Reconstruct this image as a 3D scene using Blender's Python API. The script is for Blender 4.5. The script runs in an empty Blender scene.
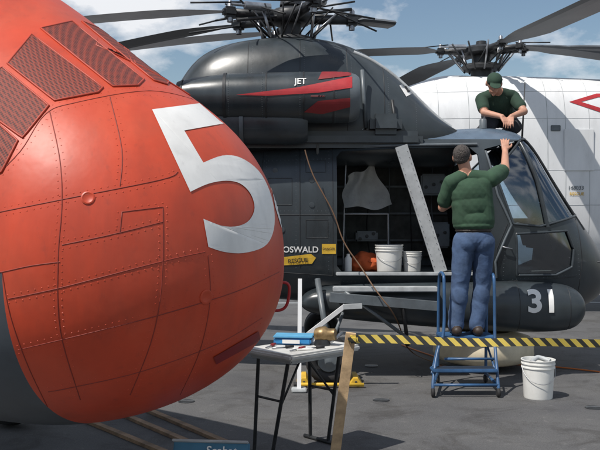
import bpy, bmesh, math, random
import numpy as np
from mathutils import Vector, Matrix, noise
from mathutils.bvhtree import BVHTree
from mathutils.geometry import tessellate_polygon
random.seed(4)
F=824.0; EYE=1.6
scene=bpy.context.scene
# ---------- survey helpers (metres from picture measurements at a known distance) ----------
def pw(u,v,d): return Vector(((u-300)/F*d, d, EYE+(220-v)/F*d))
def gr(u,v,h=0.0):
    d=(EYE-h)*F/(v-220); return Vector(((u-300)/F*d,d,h))
# ---------- materials ----------
def mat(name,col,rough=.6,metal=0,var=.12,scale=6,bump=0,bscale=40,spec=.5,streak=0,fade=0,fadecol=(.9,.9,.9),grime=0):
    m=bpy.data.materials.new(name); m.use_nodes=True
    nt=m.node_tree; b=nt.nodes['Principled BSDF']
    b.inputs['Roughness'].default_value=rough; b.inputs['Metallic'].default_value=metal
    b.inputs['Specular IOR Level'].default_value=spec
    tc=nt.nodes.new('ShaderNodeTexCoord')
    n=nt.nodes.new('ShaderNodeTexNoise'); n.inputs['Scale'].default_value=scale; n.inputs['Detail'].default_value=6; n.inputs['Roughness'].default_value=.65
    mp=nt.nodes.new('ShaderNodeMapping'); mp.inputs['Scale'].default_value=(1,1,.3 if streak else 1)
    nt.links.new(tc.outputs['Object'],mp.inputs[0]); nt.links.new(mp.outputs[0],n.inputs['Vector'])
    r=nt.nodes.new('ShaderNodeValToRGB')
    c=Vector(col); lo=c*(1-var*1.6); hi=c*(1+var)
    r.color_ramp.elements[0].position=.3; r.color_ramp.elements[1].position=.68
    r.color_ramp.elements[0].color=(*lo,1); r.color_ramp.elements[1].color=(*[min(1,x) for x in hi],1)
    nt.links.new(n.outputs['Fac'],r.inputs[0]); out=r.outputs[0]
    def layer(out,sc,p0,p1,colr,amt,dist=0.0,zs=1):
        k=nt.nodes.new('ShaderNodeTexNoise'); k.inputs['Scale'].default_value=sc; k.inputs['Detail'].default_value=9; k.inputs['Roughness'].default_value=.62; k.inputs['Distortion'].default_value=dist
        mq=nt.nodes.new('ShaderNodeMapping'); mq.inputs['Scale'].default_value=(1,1,zs); mq.inputs['Location'].default_value=(sc,3.1,sc*.7)
        nt.links.new(tc.outputs['Object'],mq.inputs[0]); nt.links.new(mq.outputs[0],k.inputs['Vector'])
        g=nt.nodes.new('ShaderNodeMapRange'); g.inputs['From Min'].default_value=p0; g.inputs['From Max'].default_value=p1; g.inputs['To Max'].default_value=amt
        nt.links.new(k.outputs['Fac'],g.inputs[0]); mm=nt.nodes.new('ShaderNodeMix'); mm.data_type='RGBA'; mm.inputs[7].default_value=(*colr,1)
        nt.links.new(g.outputs[0],mm.inputs[0]); nt.links.new(out,mm.inputs[6]); return mm.outputs[2]
    if fade: out=layer(out,1.7,.42,.72,fadecol,fade,.6)
    if grime:
        out=layer(out,3.2,.52,.75,(.05,.035,.03),grime,.3,.25); out=layer(out,22,.6,.75,(.04,.03,.03),grime*.8,0,.5)
    nt.links.new(out,b.inputs['Base Color'])
    mr=nt.nodes.new('ShaderNodeMapRange'); mr.inputs['To Min'].default_value=max(0.02,rough-.12); mr.inputs['To Max'].default_value=min(1,rough+.15)
    nt.links.new(n.outputs['Fac'],mr.inputs[0]); nt.links.new(mr.outputs[0],b.inputs['Roughness'])
    if bump:
        n2=nt.nodes.new('ShaderNodeTexNoise'); n2.inputs['Scale'].default_value=bscale; n2.inputs['Detail'].default_value=4
        nt.links.new(tc.outputs['Object'],n2.inputs['Vector'])
        bp=nt.nodes.new('ShaderNodeBump'); bp.inputs['Strength'].default_value=bump; bp.inputs['Distance'].default_value=.02
        nt.links.new(n2.outputs['Fac'],bp.inputs['Height']); nt.links.new(bp.outputs[0],b.inputs['Normal'])
    return m
ORANGE=mat('orange_paint',(.53,.058,.021),.44,var=.12,scale=2.5,bump=.28,bscale=3.5,streak=1,fade=.4,fadecol=(.60,.12,.06),grime=.30,spec=.45)
ORANGE_D=mat('seam_red',(.22,.026,.014),.6)
GRILL_F=mat('grille_frame',(.40,.045,.018),.5)
GREYO=mat('grey_blue_paint',(.06,.072,.085),.5,bump=.08,bscale=6,grime=.3)
NAVY=mat('dark_slate_paint',(.033,.042,.048),.30,var=.25,scale=2.2,bump=.14,bscale=3,streak=1,fade=.35,fadecol=(.068,.08,.09),grime=.2)
NAVY2=mat('slate_panel_paint',(.045,.055,.063),.34,var=.25,scale=3,bump=.05,bscale=8,grime=.3)
NAVYL=mat('lighter_slate',(.12,.14,.155),.4,var=.2,scale=4,grime=.3)
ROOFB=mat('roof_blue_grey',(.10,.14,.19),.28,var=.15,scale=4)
INTER=mat('interior_grey',(.08,.085,.08),.7,var=.4,scale=5,grime=.4)
LGREY=mat('light_grey_paint',(.42,.44,.45),.5,var=.15,grime=.3)
WHITE=mat('white_paint',(.74,.75,.76),.45,var=.06,scale=3,streak=1,grime=.15)
WHITEW=mat('white_marking',(.78,.78,.76),.5,var=.05,grime=.18,fade=.25,fadecol=(.66,.62,.6))
WPLAS=mat('white_plastic',(.76,.76,.73),.35,var=.05,scale=8,grime=.15)
CREAM=mat('radome_cream',(.66,.58,.43),.5,var=.12)
BLACK=mat('black_rubber',(.02,.02,.022),.75,var=.3)
DARK=mat('dark_metal',(.035,.037,.04),.45,metal=.3,var=.3,scale=12)
STEEL=mat('steel',(.35,.36,.38),.35,metal=.8,var=.2,scale=12)
RED=mat('red_marking',(.42,.025,.03),.45,grime=.2)
REDD=mat('dark_red',(.22,.015,.018),.5)
YEL=mat('yellow_paint',(.68,.42,.04),.55,grime=.35)
BLUE=mat('blue_ladder_paint',(.035,.10,.22),.4,var=.2,grime=.3)
BLUEB=mat('blue_box',(.03,.22,.5),.45)
WOOD=mat('pine_wood',(.50,.35,.2),.75,var=.25,scale=9,bump=.1)
WOODD=mat('weathered_wood',(.24,.16,.10),.8,var=.35,scale=6,grime=.4)
BLADE=mat('rotor_blade_paint',(.08,.09,.10),.45,var=.25,scale=2)
BLADEL=mat('rotor_blade_light',(.68,.70,.72),.4,var=.10,scale=2)
SKIN=mat('skin',(.48,.25,.17),.55,var=.1,scale=14)
SHIRT=mat('green_shirt',(.032,.074,.042),.9,var=.18,scale=5,bump=.3,bscale=7)
SHIRT2=mat('dark_green_shirt',(.02,.048,.03),.9,var=.2,scale=5,bump=.35,bscale=7)
JEANS=mat('blue_jeans',(.045,.08,.16),.92,var=.25,scale=7,bump=.5,bscale=9,fade=.5,fadecol=(.11,.17,.28))
PANTS2=mat('dark_trousers',(.03,.032,.04),.9,bump=.4,bscale=9)
HAIR=mat('grey_hair',(.07,.06,.055),.9,var=.4,scale=60,bump=.7,bscale=80)
BOOT=mat('brown_boot',(.035,.022,.016),.55,var=.3,scale=20)
BELT=mat('belt_leather',(.02,.014,.01),.5)
BRASS=mat('tarnished_brass',(.25,.17,.08),.4,metal=.6,var=.3,scale=20)
ORCORD=mat('orange_cord',(.55,.16,.04),.6)
REDBAG=mat('orange_bag',(.5,.09,.02),.8,bump=.4,bscale=12)
SIGNB=mat('sign_blue',(.05,.17,.27),.5)
def grille_mat():
    m=bpy.data.materials.new('mesh_grille'); m.use_nodes=True; nt=m.node_tree; b=nt.nodes['Principled BSDF']
    tc=nt.nodes.new('ShaderNodeTexCoord'); v=nt.nodes.new('ShaderNodeTexVoronoi'); v.inputs['Scale'].default_value=85; v.inputs['Randomness'].default_value=0.0
    mp=nt.nodes.new('ShaderNodeMapping'); mp.inputs['Rotation'].default_value=(.5,.6,.6)
    nt.links.new(tc.outputs['Object'],mp.inputs[0]); nt.links.new(mp.outputs[0],v.inputs['Vector'])
    r=nt.nodes.new('ShaderNodeValToRGB'); r.color_ramp.elements[0].position=.34; r.color_ramp.elements[1].position=.54
    r.color_ramp.elements[0].color=(.06,.014,.012,1); r.color_ramp.elements[1].color=(.24,.040,.022,1)
    nt.links.new(v.outputs['Distance'],r.inputs[0]); nt.links.new(r.outputs[0],b.inputs['Base Color']); b.inputs['Roughness'].default_value=.7
    bp=nt.nodes.new('ShaderNodeBump'); bp.inputs['Strength'].default_value=.6; bp.inputs['Distance'].default_value=.004
    nt.links.new(v.outputs['Distance'],bp.inputs['Height']); nt.links.new(bp.outputs[0],b.inputs['Normal'])
    return m
GRILLE=grille_mat()
def glass_mat():
    m=bpy.data.materials.new('cockpit_glass'); m.use_nodes=True; nt=m.node_tree; nt.nodes.clear()
    o=nt.nodes.new('ShaderNodeOutputMaterial'); t=nt.nodes.new('ShaderNodeBsdfTransparent'); t.inputs[0].default_value=(.66,.80,.90,1)
    g=nt.nodes.new('ShaderNodeBsdfGlossy'); g.inputs['Roughness'].default_value=.08; g.inputs['Color'].default_value=(.85,.92,1,1)
    f=nt.nodes.new('ShaderNodeFresnel'); f.inputs[0].default_value=2.3
    mx=nt.nodes.new('ShaderNodeMixShader'); nt.links.new(f.outputs[0],mx.inputs[0]); nt.links.new(t.outputs[0],mx.inputs[1]); nt.links.new(g.outputs[0],mx.inputs[2]); nt.links.new(mx.outputs[0],o.inputs[0])
    return m
GLASS=glass_mat()
def tape_mat():
    m=bpy.data.materials.new('caution_tape_stripes'); m.use_nodes=True; nt=m.node_tree; b=nt.nodes['Principled BSDF']
    tc=nt.nodes.new('ShaderNodeTexCoord'); s=nt.nodes.new('ShaderNodeSeparateXYZ'); nt.links.new(tc.outputs['Object'],s.inputs[0])
    a=nt.nodes.new('ShaderNodeMath'); a.operation='ADD'; nt.links.new(s.outputs['X'],a.inputs[0]); nt.links.new(s.outputs['Z'],a.inputs[1])
    mu=nt.nodes.new('ShaderNodeMath'); mu.operation='MULTIPLY'; mu.inputs[1].default_value=13.5; nt.links.new(a.outputs[0],mu.inputs[0])
    fr=nt.nodes.new('ShaderNodeMath'); fr.operation='FRACT'; nt.links.new(mu.outputs[0],fr.inputs[0])
    g=nt.nodes.new('ShaderNodeMath'); g.operation='GREATER_THAN'; g.inputs[1].default_value=.52; nt.links.new(fr.outputs[0],g.inputs[0])
    mx=nt.nodes.new('ShaderNodeMix'); mx.data_type='RGBA'; mx.inputs[6].default_value=(.62,.47,.09,1); mx.inputs[7].default_value=(.035,.035,.03,1)
    nt.links.new(g.outputs[0],mx.inputs[0]); nt.links.new(mx.outputs[2],b.inputs['Base Color']); b.inputs['Roughness'].default_value=.4
    return m
TAPE=tape_mat()
# ---------- object helpers ----------
def link(o,parent=None):
    scene.collection.objects.link(o)
    if parent: o.parent=parent
    return o
def empty(name):
    e=bpy.data.objects.new(name,None); e.empty_display_size=.2; return link(e)
def mesh(name,vs,fs,m,parent=None,smooth=False):
    me=bpy.data.meshes.new(name); me.from_pydata([tuple(v) for v in vs],[],fs); me.update()
    if smooth: me.polygons.foreach_set('use_smooth',[True]*len(me.polygons))
    for mm in (m if isinstance(m,(list,tuple)) else [m]): me.materials.append(mm)
    return link(bpy.data.objects.new(name,me),parent)
def box(name,c,s,m,parent=None,rot=(0,0,0),bev=.008):
    bm=bmesh.new(); bmesh.ops.create_cube(bm,size=1)
    for v in bm.verts: v.co=Vector((v.co.x*s[0],v.co.y*s[1],v.co.z*s[2]))
    b=min(bev,min(s)*.3)
    if b>0: bmesh.ops.bevel(bm,geom=bm.edges[:],offset=b,segments=2,affect='EDGES')
    me=bpy.data.meshes.new(name); bm.to_mesh(me); bm.free(); me.materials.append(m)
    o=bpy.data.objects.new(name,me); o.location=c; o.rotation_euler=rot; return link(o,parent)
def rod(name,a,b,r,m,parent=None,r2=None,seg=16):
    a=Vector(a); b=Vector(b); r2=r if r2 is None else r2
    d=b-a; q=d.to_track_quat('Z','Y').to_matrix()
    vs=[]; 
    for p,rr in((a,r),(b,r2)):
        for i in range(seg):
            t=2*math.pi*i/seg; vs.append(p+q@Vector((rr*math.cos(t),rr*math.sin(t),0)))
    fs=[(i,(i+1)%seg,seg+(i+1)%seg,seg+i) for i in range(seg)]+[tuple(range(seg))[::-1],tuple(range(seg,2*seg))]
    o=mesh(name,vs,fs,m,parent)
    for p in o.data.polygons: p.use_smooth=len(p.vertices)==4
    return o
def beam(name,a,b,w,h,m,parent=None,up=(0,0,1)):
    a=Vector(a); b=Vector(b); d=(b-a); z=d.normalized(); x=z.cross(Vector(up)).normalized(); y=z.cross(x)
    vs=[p+x*(sx*w/2)+y*(sy*h/2) for p in(a,b) for sx,sy in((-1,-1),(1,-1),(1,1),(-1,1))]
    return mesh(name,vs,[(0,1,2,3)[::-1],(4,5,6,7),(0,1,5,4),(1,2,6,5),(2,3,7,6),(3,0,4,7)],m,parent)
def tube(name,pts,r,m,parent=None,cyclic=False,smooth=True):
    cu=bpy.data.curves.new(name,'CURVE'); cu.dimensions='3D'; cu.bevel_depth=r; cu.bevel_resolution=3
    sp=cu.splines.new('POLY' if not smooth else 'NURBS'); sp.points.add(len(pts)-1)
    for i,p in enumerate(pts): sp.points[i].co=(*p,1)
    if smooth: sp.order_u=3; sp.use_endpoint_u=True
    sp.use_cyclic_u=cyclic; cu.materials.append(m); cu.use_fill_caps=True
    return link(bpy.data.objects.new(name,cu),parent)
def lathe(name,prof,origin,axis,m,parent=None,seg=40,smooth=True):
    q=Vector(axis).to_track_quat('Z','Y').to_matrix(); o=Vector(origin); vs=[];fs=[]
    for h,r in prof:
        for i in range(seg):
            t=2*math.pi*i/seg; vs.append(o+q@Vector((r*math.cos(t),r*math.sin(t),h)))
    for k in range(len(prof)-1):
        for i in range(seg):
            j=(i+1)%seg; fs.append((k*seg+i,k*seg+j,(k+1)*seg+j,(k+1)*seg+i))
    ob=mesh(name,vs,fs,m,parent,smooth)
    bm=bmesh.new(); bm.from_mesh(ob.data); bmesh.ops.remove_doubles(bm,verts=bm.verts,dist=1e-5); bmesh.ops.recalc_face_normals(bm,faces=bm.faces); bm.to_mesh(ob.data); bm.free()
    try: ob.data.set_sharp_from_angle(angle=math.radians(50))
    except Exception: pass
    return ob
def bake(o):
    dg=bpy.context.evaluated_depsgraph_get(); dg.update(); me=bpy.data.meshes.new_from_object(o.evaluated_get(dg)); o.modifiers.clear(); o.data=me; return o
def loft(name,rings,m,parent=None,sub=2):
    n=len(rings[0]); vs=[p for r in rings for p in r]; fs=[]
    for k in range(len(rings)-1):
        for i in range(n):
            j=(i+1)%n; fs.append((k*n+i,k*n+j,(k+1)*n+j,(k+1)*n+i))
    fs.append(tuple(range(n))[::-1]); fs.append(tuple(range((len(rings)-1)*n,len(rings)*n)))
    o=mesh(name,vs,fs,m,parent,True)
    bm=bmesh.new(); bm.from_mesh(o.data); bmesh.ops.recalc_face_normals(bm,faces=bm.faces); bm.to_mesh(o.data); bm.free()
    if sub:
        s=o.modifiers.new('s','SUBSURF'); s.levels=sub; s.render_levels=sub; bake(o)
    for p in o.data.polygons: p.use_smooth=True
    return o
def bvh_of(o): 
    me=o.data; return BVHTree.FromPolygons([v.co.copy() for v in me.vertices],[tuple(p.vertices) for p in me.polygons])
EYEP=Vector((0,0,EYE)); NC=Vector((-1.,3.9,1.5))
def cast(bv,origin,d,off=.003):
    h,n,i,dist=bv.ray_cast(origin,d)
    if h is None: h,n,i,dist=bv.find_nearest(origin+d*(NC-origin).length)
    if n.dot(d)>0: n=-n
    return h+n*off
def fine_tris(pts2,levels):
    tr=tessellate_polygon([[Vector((u,v,0)) for u,v in pts2]])
    V=[tuple(p) for p in pts2]; T=[tuple(t) for t in tr]
    for _ in range(levels):
        mid={}; nt_=[]
        def mp(a,b):
            k=(min(a,b),max(a,b))
            if k not in mid: V.append(((V[a][0]+V[b][0])/2,(V[a][1]+V[b][1])/2)); mid[k]=len(V)-1
            return mid[k]
        for a,b,c in T:
            ab,bc,ca=mp(a,b),mp(b,c),mp(c,a); nt_+=[(a,ab,ca),(ab,b,bc),(ca,bc,c),(ab,bc,ca)]
        T=nt_
    return V,T
def decal_poly(name,uv,bv,m,parent,off=.003,levels=4):
    V_,T=fine_tris(uv,levels); vs=[cast(bv,EYEP,(pw(u,v,1)-EYEP).normalized(),off) for u,v in V_]
    return mesh(name,vs,T,m,parent,True)
def catm(pts,n=5):
    out=[]
    for i in range(len(pts)-1):
        p0=Vector(pts[max(0,i-1)]);p1=Vector(pts[i]);p2=Vector(pts[i+1]);p3=Vector(pts[min(len(pts)-1,i+2)])
        for k in range(n):
            t=k/n; q=.5*((2*p1)+(p2-p0)*t+(2*p0-5*p1+4*p2-p3)*t*t+(3*p1-p0-3*p2+p3)*t**3); out.append((q.x,q.y))
    return out+[tuple(pts[-1])]
def text_on(name,s,p,size,m,parent,bv=None,rotz=0,off=.004,rollY=0,sx=1,lev=1,fat=.014):
    cu=bpy.data.curves.new(name,'FONT'); cu.body=s; cu.size=size; cu.align_x='CENTER'; cu.align_y='CENTER'; cu.offset=size*fat
    o=bpy.data.objects.new(name,cu); link(o); bpy.context.view_layer.update()
    dg=bpy.context.evaluated_depsgraph_get(); me=bpy.data.meshes.new_from_object(o.evaluated_get(dg)); bpy.data.objects.remove(o)
    R=Matrix.Rotation(rotz,3,'Z')@Matrix.Rotation(rollY,3,'Y')@Matrix.Rotation(math.pi/2,3,'X')
    bm=bmesh.new(); bm.from_mesh(me)
    bmesh.ops.triangulate(bm,faces=bm.faces[:])
    for _ in range(lev):
        bmesh.ops.subdivide_edges(bm,edges=bm.edges[:],cuts=1,use_grid_fill=True); bmesh.ops.triangulate(bm,faces=bm.faces[:])
    for v in bm.verts:
        v.co=Vector(p)+R@Vector((v.co.x*sx,v.co.y,0))
        if bv:
            h,n,i,dd=bv.ray_cast(v.co-Vector((0,1.5,0)),Vector((0,1,0)))
            if h is not None:
                if n.y>0:n=-n
                v.co=h+n*off
    bm.to_mesh(me); bm.free(); me.materials.clear(); me.materials.append(m)
    return link(bpy.data.objects.new(name,me),parent)
def sring(_,hw,ztop,zbot,zc,n,axis_x,lat,N=20):
    out=[]
    for i in range(N):
        t=2*math.pi*(i+.5)/N; c,s=math.cos(t),math.sin(t)
        a=math.copysign(abs(c)**(2/n),c)*hw; b=math.copysign(abs(s)**(2/n),s)
        z=zc+(ztop-zc)*b if b>0 else zc+(zc-zbot)*b
        p=Vector(axis_x)+Vector(lat)*a; out.append(Vector((p.x,p.y,z)))
    return out

# ================= WORLD / LIGHT / CAMERA =================
sunpos=Vector((-.48,-.40,1.0)).normalized()
el=math.asin(sunpos.z); az=math.atan2(sunpos.x,sunpos.y)
w=bpy.data.worlds.new('World'); scene.world=w; w.use_nodes=True; nt=w.node_tree
bg=nt.nodes['Background']; bg.inputs[1].default_value=.09
sk=nt.nodes.new('ShaderNodeTexSky'); sk.sky_type='NISHITA'; sk.sun_disc=False; sk.sun_elevation=el; sk.sun_rotation=az; sk.air_density=1.25; sk.dust_density=.35; sk.ozone_density=2.0
tc=nt.nodes.new('ShaderNodeTexCoord'); mp=nt.nodes.new('ShaderNodeMapping'); mp.inputs['Scale'].default_value=(1,1,1.9); mp.inputs['Location'].default_value=(.62,.1,.42)
nz=nt.nodes.new('ShaderNodeTexNoise'); nz.inputs['Scale'].default_value=5.0; nz.inputs['Detail'].default_value=10; nz.inputs['Roughness'].default_value=.56
rp=nt.nodes.new('ShaderNodeValToRGB'); rp.color_ramp.elements[0].position=.47; rp.color_ramp.elements[1].position=.59
mx=nt.nodes.new('ShaderNodeMix'); mx.data_type='RGBA'; mx.inputs[7].default_value=(9.6,9.8,10.2,1)
nt.links.new(tc.outputs['Generated'],mp.inputs[0]); nt.links.new(mp.outputs[0],nz.inputs['Vector']); nt.links.new(nz.outputs['Fac'],rp.inputs[0])
nt.links.new(rp.outputs[0],mx.inputs[0]); nt.links.new(sk.outputs[0],mx.inputs[6]); nt.links.new(mx.outputs[2],bg.inputs[0])
sl=bpy.data.lights.new('sun','SUN'); sl.energy=4.8; sl.angle=math.radians(.5); sl.color=(1,.95,.88)
so=link(bpy.data.objects.new('sun',sl)); so.rotation_euler=(-sunpos).to_track_quat('-Z','Y').to_euler()
cam=bpy.data.cameras.new('camera'); co=link(bpy.data.objects.new('camera',cam)); co.location=(0,0,EYE)
co.rotation_euler=(math.radians(90-.35),0,0); cam.lens=36*F/600; cam.clip_end=6000; scene.camera=co
scene.view_settings.view_transform='Standard'; scene.view_settings.look='None'; scene.view_settings.exposure=0

# ================= DECK =================
dm=bpy.data.materials.new('nonskid_deck'); dm.use_nodes=True; nt=dm.node_tree; b=nt.nodes['Principled BSDF']; b.inputs['Roughness'].default_value=.85
tc=nt.nodes.new('ShaderNodeTexCoord')
n1=nt.nodes.new('ShaderNodeTexNoise'); n1.inputs['Scale'].default_value=.7; n1.inputs['Detail'].default_value=8; n1.inputs['Roughness'].default_value=.65
n2=nt.nodes.new('ShaderNodeTexNoise'); n2.inputs['Scale'].default_value=90; n2.inputs['Detail'].default_value=3
n3=nt.nodes.new('ShaderNodeTexNoise'); n3.inputs['Scale'].default_value=2.2; n3.inputs['Detail'].default_value=10; n3.inputs['Roughness'].default_value=.7; n3.inputs['Distortion'].default_value=.8
n4=nt.nodes.new('ShaderNodeTexNoise'); n4.inputs['Scale'].default_value=14; n4.inputs['Detail'].default_value=6
for n in(n1,n2,n3,n4): nt.links.new(tc.outputs['Object'],n.inputs['Vector'])
def ramp(p0,p1,c0,c1):
    r=nt.nodes.new('ShaderNodeValToRGB'); r.color_ramp.elements[0].position=p0; r.color_ramp.elements[1].position=p1; r.color_ramp.elements[0].color=(*c0,1); r.color_ramp.elements[1].color=(*c1,1); return r
r1=ramp(.35,.65,(.074,.074,.078),(.112,.111,.110)); r3=ramp(.34,.50,(.62,.60,.58),(1,1,1)); r2=ramp(.35,.7,(.74,.74,.74),(1.15,1.15,1.15)); r4=ramp(.60,.72,(1,1,1),(1.35,1.33,1.3))
nt.links.new(n1.outputs['Fac'],r1.inputs[0]); nt.links.new(n3.outputs['Fac'],r3.inputs[0]); nt.links.new(n2.outputs['Fac'],r2.inputs[0]); nt.links.new(n4.outputs['Fac'],r4.inputs[0])
def mul(a,bb):
    m=nt.nodes.new('ShaderNodeMix'); m.data_type='RGBA'; m.blend_type='MULTIPLY'; m.inputs[0].default_value=1; nt.links.new(a,m.inputs[6]); nt.links.new(bb,m.inputs[7]); return m.outputs[2]
nt.links.new(mul(mul(mul(r1.outputs[0],r3.outputs[0]),r2.outputs[0]),r4.outputs[0]),b.inputs['Base Color'])
bp=nt.nodes.new('ShaderNodeBump'); bp.inputs['Strength'].default_value=.5; bp.inputs['Distance'].default_value=.004; nt.links.new(n2.outputs['Fac'],bp.inputs['Height']); nt.links.new(bp.outputs[0],b.inputs['Normal'])
mesh('ground',[(-2500,-2500,0),(2500,-2500,0),(2500,2500,0),(-2500,2500,0)],[(0,1,2,3)],dm)
td=empty('deck_tie_down_fittings')
for i,(x,y) in enumerate([(.72,7.3),(-1.0,7.25),(2.5,7.0),(.78,5.6),(2.6,5.6),(.78,9),(2.6,9.2),(4.4,7.2),(.78,11),(2.6,11)]):
    lathe(f'cup_{i}',[(.004,.0),(.004,.055),(.007,.06),(.007,.07),(.002,.075)],(x,y,0),(0,0,1),DARK,td,24)
    beam(f'bar_{i}',(x-.07,y,.010),(x+.07,y,.010),.012,.008,STEEL,td)
dl=empty('deck_line')
mesh('stripe',[(-9,15.6,.004),(30,16.4,.004),(30,16.52,.004),(-9,15.72,.004)],[(0,1,2,3)],LGREY,dl)

# ================= ORANGE HELICOPTER (foreground) =================
oh=empty('orange_helicopter')
th=math.radians(35); ax=Vector((math.cos(th),-math.sin(th),0)); lat=Vector((-math.sin(th),-math.cos(th),0))
C0=Vector((-1.215,4.1,0))
tab=[(-3.2,3.4,.64,.86,1.5),(-2.2,3.4,.62,.88,1.5),(-1.0,3.22,.59,.90,1.5),(-.4,2.93,.59,.90,1.5),(0,2.67,.605,.885,1.5),(.3,2.455,.63,.86,1.47),(.6,2.27,.70,.80,1.45),(.82,2.14,.80,.71,1.43),(.98,2.00,.91,.59,1.41),(1.10,1.84,1.05,.43,1.40),(1.17,1.65,1.2,.24,1.39),(1.19,1.5,1.3,.1,1.39)]
rings=[sring(None,hw,zt,zb,zc,2.15,C0+ax*t,lat,28) for t,zt,zb,hw,zc in tab]
nose=loft('fuselage',rings,[ORANGE,GREYO],oh,2)
nb=bvh_of(nose)
def nray(u,v,off=0): return cast(nb,EYEP,(pw(u,v,1)-EYEP).normalized(),off)
pa,pb_=nray(2,272),nray(47,407)
dv=Vector((pb_.x-pa.x,pb_.y-pa.y,0)); bn=Vector((-dv.y,dv.x,0)).normalized()
if bn.dot(ax)<0: bn=-bn
bm=bmesh.new(); bm.from_mesh(nose.data)
bmesh.ops.bisect_plane(bm,geom=bm.verts[:]+bm.edges[:]+bm.faces[:],plane_co=pa,plane_no=bn)
bmesh.ops.bisect_plane(bm,geom=bm.verts[:]+bm.edges[:]+bm.faces[:],plane_co=Vector((0,0,pa.z)),plane_no=Vector((0,0,1)))
for f in bm.faces:
    c=f.calc_center_median()
    if (c-pa).dot(bn)<0 and c.z<pa.z: f.material_index=1
bm.to_mesh(nose.data); bm.free()
nose.data.polygons.foreach_set('use_smooth',[True]*len(nose.data.polygons))
FIVE=[(152,110),(206,103),(229,123),(184,131),(203,163)]+catm([(203,163),(222,156),(240,158),(258,171),(269,191),(274,214),(272,234),(263,247),(243,253),(224,252),(208,247)],4)[1:]+[(203,219)]+catm([(203,219),(222,226),(238,226),(249,220),(254,208),(250,194),(240,184),(226,181),(208,184),(190,192)],4)[1:]
decal_poly('number_five',FIVE,nb,WHITEW,oh,.003,3)
decal_poly('second_digit',[(262,163),(268,166),(276,184),(281,206),(281,228),(275,208),(272,192)],nb,WHITEW,oh,.003,3)
GR=[[(-14,128),(0,125),(18,141),(2,172),(-14,178)],[(-2,70),(3,68),(49,106),(23,138),(-2,120)],[(8,64),(32,35),(103,88),(98,93),(55,101)],[(41,29),(72,22),(144,80),(138,86),(113,87)],[(82,22),(102,30),(170,80),(167,85),(154,81)],[(118,44),(124,48),(192,92),(186,91),(180,86)]]
for i,g in enumerate(GR):
    decal_poly(f'mesh_grille_{i}',g,nb,GRILLE,oh,.004,4)
    tube(f'grille_frame_{i}',[nray(a[0]+(bb[0]-a[0])*k/6,a[1]+(bb[1]-a[1])*k/6,.003) for (a,bb) in zip(g,g[1:]+g[:1]) for k in range(6)],.0045,GRILL_F,oh,True,False)
SE=[[(-15,186),(20,152),(45,115),(75,103),(150,91),(205,103)],
    [(-15,215),(60,200),(160,180),(178,172)],
    [(163,207),(163,250),(160,300),(150,345),(130,395)],
    [(18,350),(90,333),(160,315),(235,292),(279,272)],
    [(50,112),(60,160),(62,205),(58,260),(60,330),(80,400)],
    [(62,245),(110,235),(163,222)],[(8,299),(60,288),(160,262),(205,252)],
    [(208,255),(210,300),(200,350),(180,395)],[(110,97),(122,150),(120,186)],
    [(48,392),(70,388),(140,372),(215,345),(262,318)],
    [(163,207),(122,212),(120,232)],[(2,272),(10,315),(26,362),(47,407)],[(-6,272),(2,272),(30,266),(60,262)]]
rv=[];rf=[]
def rivet(p,n,r=.0055):
    q=n.to_track_quat('Z','Y').to_matrix(); b0=len(rv)
    for rr,h in((r,0),(r*.7,r*.35)):
        for k in range(6): rv.append(p+q@Vector((rr*math.cos(k*math.pi/3),rr*math.sin(k*math.pi/3),h)))
    for k in range(6): rf.append((b0+k,b0+(k+1)%6,b0+6+(k+1)%6,b0+6+k))
    rf.append(tuple(b0+6+k for k in range(6)))
def dens(pl,step):
    out=[]
    for a,bb in zip(pl,pl[1:]):
        L=math.hypot(bb[0]-a[0],bb[1]-a[1]); n=max(1,int(L/step))
        out+=[(a[0]+(bb[0]-a[0])*k/n,a[1]+(bb[1]-a[1])*k/n) for k in range(n)]
    return out+[pl[-1]]
for i,s in enumerate(SE):
    if len(s)>2: s2_=catm(s,6) if i not in(10,) else s
    else: s2_=s
    tube(f'panel_seam_{i}',[nray(u,v) for u,v in dens(s2_,6)],.0022,ORANGE_D,oh,False,False)
    if i in(11,12): continue
    for sgn in((-4,4) if i!=10 else (4,)):
        acc=0
        for (u0,v0),(u1,v1) in zip(s2_,s2_[1:]):
            L=math.hypot(u1-u0,v1-v0)
            if L<1e-6: continue
            nx,ny=-(v1-v0)/L,(u1-u0)/L
            while acc<L:
                u=u0+(u1-u0)*acc/L+nx*sgn; v=v0+(v1-v0)*acc/L+ny*sgn; acc+=7
                h,n,ii,dd=nb.ray_cast(EYEP,(pw(u,v,1)-EYEP).normalized())
                if h is not None: rivet(h,n,.0034)
            acc-=L
mesh('rivets',rv,rf,ORANGE,oh)
decal_poly('vent_slot',[(213,357),(258,331),(260,340),(216,364)],nb,REDD,oh,.004)
for i,(u,v,rr_) in enumerate([(88,198,.026),(206,297,.03)]):
    h,n,ii,dd=nb.ray_cast(EYEP,(pw(u,v,1)-EYEP).normalized())
    if n.dot(h-EYEP)>0:n=-n
    lathe(f'latch_{i}',[(0,rr_),(.003,rr_),(.005,rr_*.8),(.002,rr_*.6),(.002,0)],h,n,ORANGE,oh,24)
hx=pw(280,297,4.3)
tube('tow_ring',[hx+Vector(v) for v in((-.08,0,.06),(-.0,0,.078),(.05,0,.072),(.048,0,0),(.03,0,-.06),(-.02,0,-.075),(-.1,0,-.07))],.008,RED,oh,False)
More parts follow.
